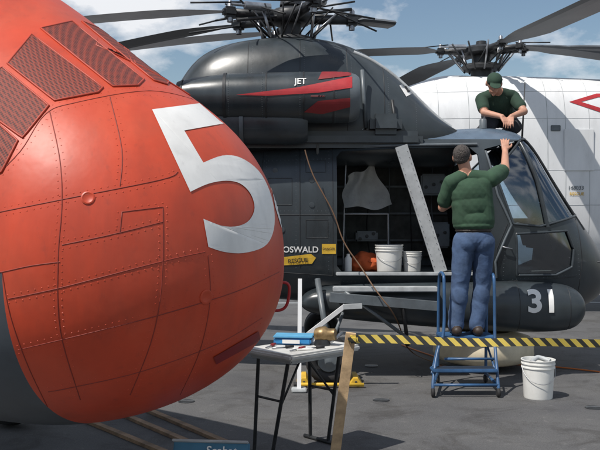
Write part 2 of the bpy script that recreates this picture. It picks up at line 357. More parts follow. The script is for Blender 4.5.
for sgn,nm in((1,'near'),(-1,'far')):
    c=C0+ax*(-2.2)+lat*(1.3*sgn); lathe(f'tyre_{nm}',[(-.12,.12),(-.12,.26),(-.08,.34),(0,.36),(.08,.34),(.12,.26),(.12,.12),(.06,0)],(c.x,c.y,.36),lat,BLACK,oh)
    rod(f'strut_{nm}',(c.x,c.y,.36),C0+ax*(-2.0)+lat*.8*sgn+Vector((0,0,1.1)),.05,GREYO,oh)

# ================= DARK HELICOPTER =================
dh=empty('grey_helicopter'); D=8.53; CY=9.45
tabs=[(-250,180,225,.12,2.2),(-60,165,245,.35,2.4),(120,150,285,.65,3),(230,143,303,.88,3.4),(330,136,310,.92,3.6),(430,124,318,.93,3.4),(488,119,322,.92,3.1),(522,120,324,.90,3.0),(540,128,325,.87,3.0),(560,163,326,.82,2.9),(587,203,322,.72,2.6),(610,228,315,.55,2.3),(628,255,305,.32,2.1),(634,278,290,.06,2)]
def dz(v): return EYE+(220-v)/F*D
def dx(u): return (u-300)/F*D
rings=[]
for u,vt,vb,hw,n in tabs:
    zt,zb=dz(vt),dz(vb); rings.append(sring(None,hw,zt,zb,(zt+zb)/2,n,Vector((dx(u),CY,0)),Vector((0,-1,0)),24))
body=loft('fuselage',rings,NAVY,dh,3)
bb=bvh_of(body)
glass_src=body.data.copy()
so_=body.modifiers.new('sol','SOLIDIFY'); so_.thickness=.035; so_.offset=-1
def prism(name,uv,y0,y1):
    vs=[(dx(u),y0,dz(v)) for u,v in uv]+[(dx(u),y1,dz(v)) for u,v in uv]; n=len(uv)
    fs=[tuple(range(n)),tuple(range(n,2*n))[::-1]]+[(i,n+i,n+(i+1)%n,(i+1)%n) for i in range(n)]
    o=mesh(name,vs,fs,NAVY)
    bm=bmesh.new(); bm.from_mesh(o.data); bmesh.ops.recalc_face_normals(bm,faces=bm.faces); bm.to_mesh(o.data); bm.free(); return o
door=[(337,156),(342,150),(400,147),(472,146),(480,154),(486,250),(478,272),(342,272),(337,266)]
W1c=[(487,148),(528,137),(546,118),(632,205),(590,215),(548,227),(514,224)]
W2=[(517,234),(572,231),(580,250),(578,268),(560,276),(519,276)]
cuts=[prism('c1',door,7,9.2),prism('c2',W1c,7,12),prism('c3',W2,7,12)]
for c in cuts:
    m=body.modifiers.new('b','BOOLEAN'); m.object=c; m.solver='EXACT'; m.operation='DIFFERENCE'
bake(body)
for c in cuts: bpy.data.objects.remove(c)
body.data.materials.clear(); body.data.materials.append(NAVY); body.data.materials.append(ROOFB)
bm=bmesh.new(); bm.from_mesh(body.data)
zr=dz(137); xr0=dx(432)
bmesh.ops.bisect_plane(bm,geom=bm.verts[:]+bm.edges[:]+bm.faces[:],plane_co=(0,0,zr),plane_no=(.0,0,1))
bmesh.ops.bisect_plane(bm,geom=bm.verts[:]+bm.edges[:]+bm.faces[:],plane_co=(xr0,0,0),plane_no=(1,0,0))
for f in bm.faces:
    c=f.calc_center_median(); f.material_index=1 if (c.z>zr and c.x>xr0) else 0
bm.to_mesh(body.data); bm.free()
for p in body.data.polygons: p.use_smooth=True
try: body.data.set_sharp_from_angle(angle=math.radians(35))
except Exception as e: print(e)
def patch(name,poly,inset):
    bm=bmesh.new(); bm.from_mesh(glass_src)
    cen=Vector((sum(dx(u) for u,v in poly)/len(poly),0,sum(dz(v) for u,v in poly)/len(poly)))
    P=[Vector((dx(u),0,dz(v))) for u,v in poly]
    for a,b2 in zip(P,P[1:]+P[:1]):
        d=b2-a; n=Vector((-d.z,0,d.x)).normalized()
        if (cen-a).dot(n)>0: n=-n
        bmesh.ops.bisect_plane(bm,geom=bm.verts[:]+bm.edges[:]+bm.faces[:],plane_co=a,plane_no=n,clear_outer=True)
    bm.normal_update()
    loops=[]; be=[e for e in bm.edges if e.is_boundary]; adj={}
    for e in be:
        for v in e.verts: adj.setdefault(v,[]).append(e)
    seen=set()
    for e in be:
        if e in seen: continue
        path=[e.verts[0].co.copy()]; cur=e; v=e.verts[1]
        while cur and cur not in seen:
            seen.add(cur); path.append(v.co.copy()); nx=[x for x in adj[v] if x not in seen]
            if not nx: break
            cur=nx[0]; v=cur.other_vert(v)
        loops.append(path)
    for v in bm.verts: v.co-=v.normal*inset
    me=bpy.data.meshes.new(name); bm.to_mesh(me); bm.free(); me.materials.clear(); me.materials.append(GLASS)
    for p in me.polygons: p.use_smooth=True
    link(bpy.data.objects.new(name,me),dh)
    for i,l in enumerate(loops): tube(f'{name}_frame_{i}',l,.013,NAVY2,dh,False,False)
patch('windscreen_glass',W1c,.012); patch('nose_window_glass',W2,.012)
def onbody(u,v,off=.0):
    h,n,i,d=bb.ray_cast(Vector((dx(u),5,dz(v))),Vector((0,1,0)))
    return h+Vector((0,-off,0)) if h is not None else Vector((dx(u),D,dz(v)))
tube('windscreen_post',[onbody(*p,.0) for p in dens([(527,141),(540,180),(550,227)],5)],.022,NAVY2,dh,False,False)
cp=[]
for u in range(528,606,6):
    h,n,i,d=bb.ray_cast(Vector((dx(u),CY,6)),Vector((0,0,-1)))
    if h is not None: cp.append(h)
tube('windscreen_centre_post',cp,.025,NAVY2,dh,False,False)
for k,yy in enumerate((8.95,9.95)):
    cp=[]
    for u in range(532,600,6):
        h,n,i,d=bb.ray_cast(Vector((dx(u),yy,6)),Vector((0,0,-1)))
        if h is not None: cp.append(h)
    tube(f'wiper_post_{k}',cp,.012,DARK,dh,False,False)
for i,s in enumerate([[(262,150),(262,300)],[(300,148),(300,268)],[(333,145),(333,276)],[(262,215),(333,215)],[(488,225),(494,270),(500,284)],[(508,224),(497,250),(500,280)],[(586,215),(590,260),(586,310)],[(262,272),(333,276)],[(510,282),(583,278)]]):
    tube(f'panel_line_{i}',[onbody(u,v) for u,v in dens(s,5)],.004,DARK,dh,False,False)
tube('door_rail',[onbody(u,v,.02) for u,v in dens([(250,146),(480,143)],10)],.016,NAVYL,dh,False,False)
tube('cockpit_door_edge',[onbody(u,v,.01) for u,v in dens([(488,150),(498,195),(512,225),(505,240),(496,262),(498,278)],5)],.012,NAVYL,dh,False,False)
tube('door_handle',[onbody(503,247,.0),onbody(503,247,.03),onbody(512,249,.03),onbody(512,249,.0)],.008,STEEL,dh,False,False)
rv.clear(); rf.clear()
for s in [[(266,150),(266,270)],[(296,150),(296,268)],[(329,150),(329,270)],[(264,160),(330,158)],[(264,211),(330,211)],[(340,282),(480,286)],[(505,228),(505,280)],[(583,215),(587,280)],[(515,280),(583,276)]]:
    for u,v in dens(s,4): rivet(onbody(u,v),Vector((0,-1,0)),.0035)
mesh('rivets',rv[:],rf[:],NAVYL,dh)
box('door_sill',(dx(408),8.56,dz(274)),(dx(480)-dx(336),.10,.035),LGREY,dh)
box('cabin_floor',(dx(410),CY,dz(276)),(2.4,1.6,.03),INTER,dh)
box('cabin_bulkhead',(dx(318),CY,1.75),(.03,1.5,1.3),INTER,dh)
box('far_wall_lining',(dx(400),10.2,1.75),(1.9,.02,1.2),INTER,dh)
for i in range(7): beam(f'frame_rib_{i}',(dx(335+i*24),10.17,1.12),(dx(335+i*24),10.17,2.3),.03,.04,NAVYL,dh)
for i in range(3): beam(f'stringer_{i}',(dx(330),10.15,1.35+.33*i),(dx(480),10.15,1.35+.33*i),.025,.025,NAVYL,dh)
beam('door_brace',pw(401,146,8.56),pw(441,272,8.56),.13,.03,LGREY,dh,up=(0,1,0))
rv.clear(); rf.clear()
a,b2=pw(401,146,8.54),pw(441,272,8.54)
for k in range(1,22):
    for o in(-.05,.05): rivet(a.lerp(b2,k/22)+Vector((o,-.0,0)),Vector((0,-1,0)),.0045)
mesh('brace_rivets',rv[:],rf[:],DARK,dh)
vs=[];fs=[]; nx_,ny_=16,14
for j in range(ny_+1):
    for i in range(nx_+1):
        s,t=i/nx_,j/ny_
        top_=pw(348+26*s,176-12*s,9.15+.15*s); bot_=pw(342+52*s,206+10*s*(1-s),9.0+.3*s)
        p=top_.lerp(bot_,t); p.y+=.05*math.sin(s*9+t*4)+.06*math.sin(t*3.1); p.z+=.02*math.sin(s*9+t*5); p.x+=.02*math.sin(t*8+s*3); vs.append(p)
for j in range(ny_):
    for i in range(nx_): k=j*(nx_+1)+i; fs.append((k,k+1,k+nx_+2,k+nx_+1))
mesh('canvas_seat_back',vs,fs,mat('canvas',(.36,.36,.34),.9,bump=.5,bscale=10,grime=.3),dh,True)
tube('seat_frame',[pw(344,214,9.2),pw(388,214,9.25),pw(388,268,9.25)],.012,STEEL,dh,False,False)
tube('seat_frame_b',[pw(346,160,9.25),pw(344,212,9.2),pw(343,270,9.2)],.012,STEEL,dh,False,False)
for i,(u,v,w_,h_) in enumerate([(366,236,.26,.12),(432,185,.3,.25),(436,235,.28,.3)]):
    q=pw(u,v,9.75); box(f'equipment_rack_{i}',q,(w_,.25,h_),NAVYL,dh,bev=.02)
    for k in range(3): lathe(f'dial_{i}_{k}',[(0,.02),(.012,.02),(.014,0)],q+Vector((-w_*.3+k*w_*.3,-.125,(k-1)*.03)),(0,-1,0),DARK,dh,14)
for k in range(6):
    tube(f'wiring_{k}',[pw(345+k*22,158,10.05),pw(350+k*20,190+8*math.sin(k*2),10.0),pw(342+k*23,230,10.05),pw(352+k*20,268,10.05)],.008,BLACK if k%2 else NAVYL,dh)
for k,yy in enumerate((9.0,9.9)):
    box(f'pilot_seat_base_{k}',(dx(500),yy,1.25),(.42,.45,.12),BLACK,dh,bev=.03)
    box(f'pilot_seat_back_{k}',(dx(480),yy,1.62),(.10,.44,.7),BLACK,dh,rot=(0,-.15,0),bev=.03)
    box(f'headrest_{k}',(dx(476),yy,2.05),(.08,.25,.16),REDD,dh,bev=.03)
    tube(f'control_stick_{k}',[(dx(525),yy,1.1),(dx(522),yy,1.35),(dx(518),yy,1.5)],.014,BLACK,dh)
box('instrument_panel',(dx(563),CY,1.42),(.12,1.1,.30),BLACK,dh,rot=(0,-.25,0),bev=.04)
box('glare_shield',(dx(560),CY,1.60),(.28,1.15,.04),BLACK,dh,bev=.02)
box('cockpit_floor',(dx(530),CY,1.02),(.9,1.4,.03),INTER,dh)
rr=[]
for u,vt,vb,pr in [(300,300,306,.02),(308,289,314,.07),(340,284,320,.13),(420,282,327,.16),(500,281,333,.17),(550,282,333,.17),(572,285,331,.15),(581,293,322,.1),(584,303,312,.03)]:
    zt,zb=dz(vt),dz(vb); rr.append(sring(None,pr+.12,zt,zb,(zt+zb)/2,2.5,Vector((dx(u),8.60,0)),Vector((0,-1,0)),16))
sp=loft('lower_side_fairing',rr,NAVY,dh,2); sb=bvh_of(sp)
text_on('hull_number','31',pw(541,302,8.4),.30,WHITEW,dh,sb,sx=1.1,off=.010,lev=2,fat=.03)
for i,u in enumerate((470,515,565)):
    ln=[]
    for v in range(284,330,3):
        h,n,ii,d=sb.ray_cast(Vector((dx(u),5,dz(v))),Vector((0,1,0)))
        if h is not None: ln.append(h)
    tube(f'fairing_seam_{i}',ln,.004,DARK,dh,False,False)
beam('stores_arm',pw(330,297,8.2),pw(438,306,8.25),.12,.09,NAVYL,dh)
box('stores_rack',pw(385,289,8.3),(1.05,.14,.05),LGREY,dh)
rod('rack_strut',pw(345,292,8.2),pw(410,340,8.3),.018,NAVYL,dh); rod('rack_strut_b',pw(402,300,8.2),pw(408,345,8.5),.02,DARK,dh)
lathe('belly_radome',[(.07,0),(.07,.42),(.10,.50),(.16,.54),(.28,.53),(.34,.5),(.40,.3)],(dx(487)+.06,8.98,0),(0,0,1),CREAM,dh,48)
gx=(328-300)/F*8.2
for sgn,yy,nm in((1,8.15,'near'),(-1,10.6,'far')):
    for k,o in enumerate((-.09,.09)):
        lathe(f'tyre_{nm}_{k}',[(-.06,.0),(-.05,.11),(-.075,.13),(-.08,.18),(-.06,.215),(-.02,.225),(.02,.225),(.06,.215),(.08,.18),(.075,.13),(.05,.11),(.06,0)],(gx,yy+o,.225),(0,1,0),BLACK,dh)
        lathe(f'hub_{nm}_{k}',[(-.078,0),(-.076,.03),(-.065,.06),(-.07,.10),(-.05,.11)],(gx,yy+o,.225),(0,1,0),NAVYL,dh,24)
    rod(f'oleo_{nm}',(gx+.02,yy+.0,.225),(gx-.1,yy+.25*sgn,1.0),.03,NAVYL,dh)
    rod(f'side_brace_{nm}',(gx+.02,yy,.35),(gx+.25,yy+.4*sgn,.85),.018,NAVYL,dh)
lathe('tail_tyre',[(-.05,.05),(-.06,.15),(0,.18),(.06,.15),(.05,.05)],(-3.2,CY,.18),(0,1,0),BLACK,dh); rod('tail_leg',(-3.2,CY,.18),(-3.2,CY,1.6),.04,DARK,dh)
mesh('tail_fin',[(-5.2,CY-.04,2.0),(-6.2,CY-.03,2.0),(-6.9,CY-.02,3.3),(-6.4,CY-.02,3.3),(-5.2,CY+.04,2.0),(-6.2,CY+.03,2.0),(-6.9,CY+.02,3.3),(-6.4,CY+.02,3.3)],[(0,1,2,3),(7,6,5,4),(0,4,5,1),(1,5,6,2),(2,6,7,3),(3,7,4,0)],NAVY,dh)
def qx(u,d=9.3): return (u-300)/F*d
def qz(v,d=9.3): return EYE+(220-v)/F*d
rr=[]
for u,vt,hw in [(150,128,.12),(176,88,.28),(192,60,.4),(215,45,.48),(250,37,.52),(295,34,.54),(335,39,.55),(366,52,.56),(392,72,.57),(414,97,.57),(432,118,.55),(450,131,.45),(462,136,.2)]:
    zt=qz(vt); zb=2.2; rr.append(sring(None,hw+.12,zt,zb,(zb+.35),2.7,Vector((qx(u),CY,0)),Vector((0,-1,0)),20))
pyl=loft('rotor_pylon',rr,NAVY,dh,2); pb=bvh_of(pyl)
rim=[]
for u in range(352,452,5):
    h,n,i,d=pb.ray_cast(Vector((qx(u),9.05,8)),Vector((0,0,-1)))
    if h is not None: rim.append(h+Vector((0,0,.0)))
tube('cowl_rim',rim,.022,LGREY,dh,False,False)
for i,u in enumerate((250,300,345,380)):
    ln=[]
    for v in range(40,140,4):
        h,n,ii,d=pb.ray_cast(Vector((qx(u),5,qz(v,9))),Vector((0,1,0)))
        if h is not None: ln.append(h)
    tube(f'pylon_seam_{i}',ln,.004,DARK,dh,False,False)
rv.clear(); rf.clear()
for u in (254,304,349,384,410):
    for v in np.arange(46,138,2.2):
        h,n,ii,d=pb.ray_cast(Vector((qx(u),5,qz(v,9))),Vector((0,1,0)))
        if h is not None: rivet(h,-n if n.y>0 else n,.004)
mesh('pylon_rivets',rv[:],rf[:],NAVYL,dh)
nz_=2.86
nac=lathe('engine_nacelle',[(-1.2,0),(-1.2,.15),(-1.22,.17),(-1.1,.2),(-.75,.245),(0,.262),(.35,.262),(.50,.255),(.57,.235),(.60,.205),(.585,.18),(.5,.165),(.3,.16)],(0,8.5,nz_),(1,0,0),NAVY,dh,64)
lathe('intake_interior',[(.31,.165),(.30,.10),(.42,.06),(.48,0)],(0,8.5,nz_),(1,0,0),BLACK,dh,32)
lathe('exhaust_ring',[(-1.225,.14),(-1.26,.16),(-1.2,.185)],(0,8.5,nz_),(1,0,0),DARK,dh,32)
lathe('nacelle_lip',[(.50,.257),(.57,.238),(.605,.208),(.59,.18)],(0,8.499,nz_),(1,0,0),NAVYL,dh,48)
for k,(x,r_) in enumerate([(.03,.262),(-.35,.256),(.33,.263)]): lathe(f'nacelle_joint_{k}',[(x,r_-.002),(x,r_+.004),(x+.015,r_+.004),(x+.015,r_-.002)],(0,8.5,nz_),(1,0,0),DARK,dh,64)
lathe('nacelle_band',[(-.78,.24),(-.78,.252),(-.75,.252),(-.75,.24)],(0,8.5,nz_),(1,0,0),DARK,dh,48)
rv.clear(); rf.clear()
for x,r_ in((-.72,.249),(-.38,.257),(.0,.2635),(.36,.2625)):
    for k in range(28):
        a=math.pi*(.55+.9*k/28); rivet(Vector((x,8.5+r_*math.cos(a),nz_+r_*math.sin(a-math.pi/2+math.pi*0))),Vector((0,math.cos(a),math.sin(a))),.001)
rv.clear(); rf.clear()
for x,r_ in((-.72,.2485),(-.38,.2565),(.0,.2625),(.36,.262)):
    for k in range(34):
        a=math.radians(95+170*k/33); n=Vector((0,math.cos(a),math.sin(a))); rivet(Vector((x,8.5,nz_))+n*r_,n,.004)
mesh('nacelle_rivets',rv[:],rf[:],NAVYL,dh)
lathe('lower_engine_cowl',[(-.88,0),(-.88,.18),(-.82,.22),(-.1,.235),(.03,.225),(.08,.19),(.08,.16),(.0,.13),(-.05,0)],(0,8.60,2.62),(1,0,0),NAVY2,dh,48)
lathe('cowl_band',[(-.62,.226),(-.62,.236),(-.58,.237),(-.58,.226)],(0,8.60,2.62),(1,0,0),NAVYL,dh,48)
beam('nacelle_mount',(-.4,8.6,2.7),(-.4,9.2,2.8),.7,.2,NAVY2,dh)
box('roof_fairing',(.0,8.88,2.45),(2.6,.44,.18),NAVY2,dh,bev=.06)
vb=bvh_of(nac)
def nd(name,uv,m,off=.006): return decal_poly(name,uv,vb,m,dh,off,4)
nd('red_arrow_stripe',[(236,95),(296,88),(352,77),(352,88),(318,93),(268,96)],RED)
nd('red_flash',[(322,72),(351,72),(351,76),(318,80)],REDD)
nd('red_lower_mark',[(304,112),(318,101),(350,98),(350,107),(322,114)],REDD)
text_on('jet_warning','JET',(.005,8.2,2.985),.085,WHITEW,dh,vb,off=.010)
decal_poly('squadron_badge',[(399,86),(411,81),(418,91),(406,97)],pb,WHITEW,dh,.005,2); decal_poly('badge_mark',[(404,87),(411,85),(413,90),(407,93)],pb,BLACK,dh,.010,2)
rod('roof_mast',pw(394,130,8.9),pw(388,92,8.9),.014,DARK,dh); lathe('roof_beacon',[(0,.04),(.06,.04),(.10,.02),(.11,0)],pw(388,96,8.9),(0,0,1),DARK,dh,20)
box('hoist_fairing',pw(385,125,8.75),(.34,.3,.22),NAVY2,dh,bev=.06); rod('hoist_pipe',pw(362,70,8.75),pw(366,128,8.75),.02,NAVYL,dh); rod('hoist_pipe_b',pw(392,100,8.75),pw(398,140,8.75),.018,DARK,dh)
text_on('crew_name','CDR JIM OSWALD',pw(284,250,8.5),.088,WHITEW,dh,bb,off=.006)
def bd(name,uv,m,off=.005):
    bm=bmesh.new(); vv=[bm.verts.new(onbody(u,v,off)) for u,v in uv]; bm.faces.new(vv); me=bpy.data.meshes.new(name); bm.to_mesh(me); bm.free(); me.materials.append(m); return link(bpy.data.objects.new(name,me),dh)
bd('rescue_arrow',[(268,261),(278,255),(278,258),(311,254),(316,258),(312,264),(278,266),(278,268)],YEL)
text_on('rescue_text','RESCUE',pw(298,261,8.5),.06,BLACK,dh,bb,off=.010,rollY=-.08)
bd('warning_plate',[(322,244),(336,244),(336,254),(322,254)],YEL); text_on('warning_text','DANGER',pw(329,249,8.5),.032,BLACK,dh,bb,off=.010)
for k,(u,v) in enumerate([(275,170),(282,230),(312,180),(312,205),(275,290)]): lathe(f'inspection_cap_{k}',[(0,.03),(.008,.028),(.01,0)],onbody(u,v),(0,-1,0),NAVY2,dh,18)
for k,(a,b_,c,d_) in enumerate([(306,160,326,172),(306,220,328,238),(268,178,292,205),(266,225,280,240)]):
    tube(f'access_panel_{k}',[onbody(u,v) for u,v in dens([(a,b_),(c,b_),(c,d_),(a,d_),(a,b_)],4)],.0035,DARK,dh,False,False)
tube('pitot',[pw(598,262,8.8),pw(612,262,8.5)],.01,STEEL,dh)
tube('power_hose',[pw(305,150,8.4),pw(310,170,8.38),pw(322,192,8.36),pw(335,215,8.35),pw(343,243,8.33),pw(362,268,8.25),pw(375,290,8.1),pw(398,318,8.05),gr(406,350,.05),gr(430,362,.015),gr(460,370,.015)],.007,mat('hose_brown',(.16,.09,.05),.6),dh)

def rotor(parent,hub,m,blades,scale=1.0,chord=1.0,pitch=.0):
    lathe('mast',[(-.7,.16*scale),(-.2,.12*scale),(0,.12*scale)],hub,(0,0,1),DARK,parent,24)
    lathe('swashplate',[(-.33,.1),(-.33,.24*scale),(-.28,.27*scale),(-.24,.24*scale),(-.24,.1)],hub,(0,0,1),DARK,parent,32)
    lathe('hub_plate',[(-.07,.05),(-.08,.2*scale),(-.04,.24*scale),(.04,.24*scale),(.08,.2*scale),(.1,.1),(.18,.09),(.2,.0)],hub,(0,0,1),DARK,parent,32)
    for i,(a,L,droop,mm,a2) in enumerate(blades):
        a=math.radians(a); d=Vector((math.cos(a),math.sin(a),0)); s=Vector((-d.y,d.x,0)); H=Vector(hub)
        rod(f'blade_grip_{i}',H+d*.15,H+d*.75,.07,DARK,parent,.045); lathe(f'damper_{i}',[(0,.045),(.3,.045),(.31,.018),(.45,.016)],H+d*.3+s*.16+Vector((0,0,.05)),d,STEEL,parent,16)
        rod(f'pitch_link_{i}',H+d*.28+s*.14+Vector((0,0,-.27)),H+d*.38+s*.14+Vector((0,0,.02)),.016,STEEL,parent)
        rod(f'pitch_link_b_{i}',H+d*.2-s*.18+Vector((0,0,-.27)),H+d*.5-s*.12+Vector((0,0,.02)),.012,DARK,parent)
        box(f'fold_hinge_{i}',H+d*.72,(.17,.13,.12),DARK,parent,rot=(0,0,a),bev=.03); lathe(f'hinge_bolt_{i}',[(-.11,.035),(.11,.035),(.13,.02),(.13,0)],H+d*.72,(0,0,1),STEEL,parent,12)
        rod(f'flap_rod_{i}',H+d*.6+s*.1+Vector((0,0,.1)),H+d*1.2+s*.14+Vector((0,0,.03)),.010,DARK,parent)
        base=H+d*.78; a2=math.radians(a2); d2=Vector((math.cos(a2),math.sin(a2),0)); s2=Vector((-d2.y,d2.x,0))
        vs=[];fs=[]; N=24; pr=[(-.16,0),(-.1,.03),(.0,.032),(.14,.014),(.30,.0),(.14,-.01),(0,-.02),(-.1,-.02)]; n=len(pr)
        for k in range(N+1):
            t=k/N; w_=(.3+.7*min(1,t*9))*scale; c=base+d2*(L*t)+Vector((0,0,-droop*t**1.8))
            for px_,pz in pr: vs.append(c+s2*px_*w_*chord+Vector((0,0,pz*w_+ px_*pitch)))
        for k in range(N):
            for j in range(n): fs.append((k*n+j,k*n+(j+1)%n,(k+1)*n+(j+1)%n,(k+1)*n+j))
        fs+=[tuple(range(n)),tuple(range(N*n,N*n+n))]
        mesh(f'blade_{i}',vs,fs,mm,parent)
HB=(qx(291,9.45),CY,qz(18,9.45))
rotor(dh,HB,DARK,[(100,5.6,.35,BLADEL,163),(200,5.4,.55,BLADEL,174),(12,.45,.02,BLADE,12),(-70,4.4,.1,BLADE,196),(150,5.5,.5,BLADE,150)],chord=.7)
rod('hub_cross_rod',Vector(HB)+Vector((-.6,-.3,-.1)),Vector(HB)+Vector((.7,.1,.12)),.02,DARK,dh); 
for k in range(16):
    a=k*.393; p=Vector(HB)+Vector((math.cos(a)*.22,math.sin(a)*.22,-.25)); rod(f'control_rod_{k}',p,p+Vector((math.cos(a+.4)*.34,math.sin(a+.4)*.3,.30)),.009,STEEL if k%3==0 else DARK,dh,seg=8)
for k in range(14):
    a=k*.449; p=Vector(HB)+Vector((math.cos(a)*.5,math.sin(a)*.45,.03)); q=Vector(HB)+Vector((math.cos(a+.6)*(.75+.25*(k%3)),math.sin(a+.6)*.7,.13*(-1)**k)); rod(f'linkage_{k}',p,q,.011,DARK,dh,seg=8)
lathe('hub_dome',[(.13,.13),(.2,.12),(.25,.07),(.26,0)],HB,(0,0,1),DARK,dh,24)

# ================= WHITE HELICOPTER (behind) =================
wh=empty('white_helicopter'); WY=15.0
rr=[]
for x,zt,zb,hw in [(1.2,3.2,1.6,.5),(1.5,3.85,.9,.9),(2.2,4.15,.75,1.15),(3.5,4.2,.7,1.2),(5.5,4.1,.7,1.2),(7.5,4.05,.75,1.2),(9.5,3.9,.9,1.1),(12,3.6,1.6,.7),(16,3.4,2.4,.3)]:
    rr.append(sring(None,hw,zt,zb,(zt+zb)/2,3.6,Vector((x,WY,0)),Vector((0,-1,0)),20))
wb=loft('fuselage',rr,WHITE,wh,2); wbb=bvh_of(wb)
def onw(x,z,off=.0):
    h,n,i,d=wbb.ray_cast(Vector((x,8,z)),Vector((0,1,0))); return (h if h is not None else Vector((x,WY-1.2,z)))+Vector((0,-off,0))
wx=lambda u:(u-300)/F*13.8
wz=lambda v:EYE+(220-v)/F*13.8
def wd(name,uv,m,off=.008):
    V_,T=fine_tris(uv,3); return mesh(name,[onw(wx(u),wz(v),off) for u,v in V_],T,m,wh,True)
wd('red_chevron',[(571,101),(600,92),(640,92),(640,96),(601,96),(583,101),(604,108),(640,108),(640,112),(602,112)],RED)
text_on('bureau_number','148033',Vector((wx(576),13.5,wz(188))),.09,NAVYL,wh,wbb,off=.01); text_on('stencil','RESCUE',Vector((wx(577),13.5,wz(194))),.07,YEL,wh,wbb,off=.01)
for i,u in enumerate((440,470,548,566,590,610)):
    tube(f'panel_seam_{i}',[onw(wx(u),wz(v)) for v in range(75,260,5)],.005,LGREY,wh,False,False)
for i,v in enumerate((90,118,170,205)): tube(f'stringer_{i}',[onw(wx(u),wz(v)) for u in range(390,660,8)],.004,LGREY,wh,False,False)
box('small_vent',onw(wx(556),wz(128),.01),(.16,.03,.10),NAVYL,wh,bev=.01)
box('hatch_frame',onw(wx(579),wz(150),.01),(.5,.03,.7),WHITE,wh,bev=.02)
rr=[]
for u,vt,hw in [(415,76,.2),(435,68,.5),(460,62,.6),(500,66,.6),(540,76,.5),(580,84,.2)]: rr.append(sring(None,hw,wz(vt)+.0,3.6,3.8,2.4,Vector((wx(u),WY,0)),Vector((0,-1,0)),16))
loft('engine_deck_fairing',rr,WHITE,wh,2)
HB2=((481-300)/F*14.6,14.6,EYE+(220-52)/F*14.6)
rotor(wh,HB2,DARK,[(-76,6.5,-.1,BLADE,-76),(-14,7,.9,BLADE,-10),(-38,6,.8,BLADE,14),(180,2.6,.15,BLADE,182),(110,6,1,BLADE,110)],scale=1.35)
for k in range(12):
    a=k*.52; p=Vector(HB2)+Vector((math.cos(a)*.3,math.sin(a)*.3,-.35)); rod(f'control_rod_{k}',p,p+Vector((math.cos(a)*.35,math.sin(a)*.35,.42)),.016,STEEL if k%3==0 else DARK,wh,seg=8)
for x in(2.6,8.4):
    for yy in (WY-1.3,WY+1.3):
        lathe('tyre',[(-.12,.1),(-.13,.28),(0,.36),(.13,.28),(.12,.1),(.05,0)],(x,yy,.36),(0,1,0),BLACK,wh); rod('leg',(x,yy,.36),(x,yy+(WY-yy)*.4,1.2),.06,WHITE,wh)

# ================= PEOPLE =================
def build_person(name,prims,mats,wr=()):
    bm=bmesh.new()
    def ell(c,rad,R,sub=3):
        r=bmesh.ops.create_icosphere(bm,subdivisions=sub,radius=1)
        for v in r['verts']: v.co=c+R@Vector((v.co.x*rad[0],v.co.y*rad[1],v.co.z*rad[2]))
    for lab,pr in prims:
        if pr[0]=='e': ell(pr[1],pr[2],pr[3])
        else:
            _,a,b_,ra,rb=pr; I=Matrix.Identity(3); s=2 if ra<.02 else 3
            ell(a,(ra,)*3,I,s); ell(b_,(rb,)*3,I,s)
            d=b_-a; L=d.length
            q=d.to_track_quat('Z','Y').to_matrix(); 
            vs0=[];n=20
            k=(ra-rb)/L if L>0 else 0; k=max(-.95,min(.95,k)); cs=math.sqrt(1-k*k)
            for (p,r) in((a,ra),(b_,rb)):
                vs0.append([bm.verts.new(p+q@Vector((r*cs*math.cos(2*math.pi*i/n),r*cs*math.sin(2*math.pi*i/n),r*k))) for i in range(n)])
            for i in range(n): bm.faces.new((vs0[0][i],vs0[0][(i+1)%n],vs0[1][(i+1)%n],vs0[1][i]))
            bm.faces.new(vs0[0][::-1]); bm.faces.new(vs0[1])
    me=bpy.data.meshes.new(name); bm.to_mesh(me); bm.free()
    o=link(bpy.data.objects.new(name,me))
    r=o.modifiers.new('r','REMESH'); r.mode='VOXEL'; r.voxel_size=.006
    s=o.modifiers.new('s','SMOOTH'); s.factor=.5; s.iterations=5
    bake(o); me=o.data
    N=len(me.polygons); C=np.empty(N*3); me.polygons.foreach_get('center',C); C=C.reshape(-1,3)
    best=np.full(N,1e9); lab=np.zeros(N,int); names=list(mats.keys())
    for l,pr in prims:
        if pr[0]=='e':
            R=np.array(pr[3]); q=(C-np.array(pr[1]))@R; rad=np.array(pr[2]); k=np.linalg.norm(q/rad,axis=1); d=(k-1)*min(rad)
        else:
            a=np.array(pr[1]); b_=np.array(pr[2]); ab=b_-a; t=np.clip(((C-a)@ab)/(ab@ab),0,1); d=np.linalg.norm(C-(a+t[:,None]*ab),axis=1)-(pr[3]+(pr[4]-pr[3])*t)
        m=d<best; best[m]=d[m]; lab[m]=names.index(l)
    me.materials.clear()
    for n_ in names: me.materials.append(mats[n_])
    me.polygons.foreach_set('material_index',lab.tolist()); me.polygons.foreach_set('use_smooth',[True]*N)
    cloth=set(i for i,n_ in enumerate(names) if n_ in wr)
    vc=set(); 
    for p in me.polygons:
        if p.material_index in cloth: vc.update(p.vertices)
    nn=[v.normal.copy() for v in me.vertices]
    for i in vc:
        v=me.vertices[i]; c=v.co
        w1=noise.noise(Vector((c.x*3,c.y*3,c.z*3)))*2.5
        f=noise.noise(Vector((c.x*6+w1,c.y*6,c.z*6+w1+c.x*6)))
        f2=1-abs(noise.noise(Vector((c.x*11+w1,c.y*8+7,c.z*8+c.x*9))))*2
        v.co=c+nn[i]*(.006*f+.0035*f2+.004)
    me.update(); return o
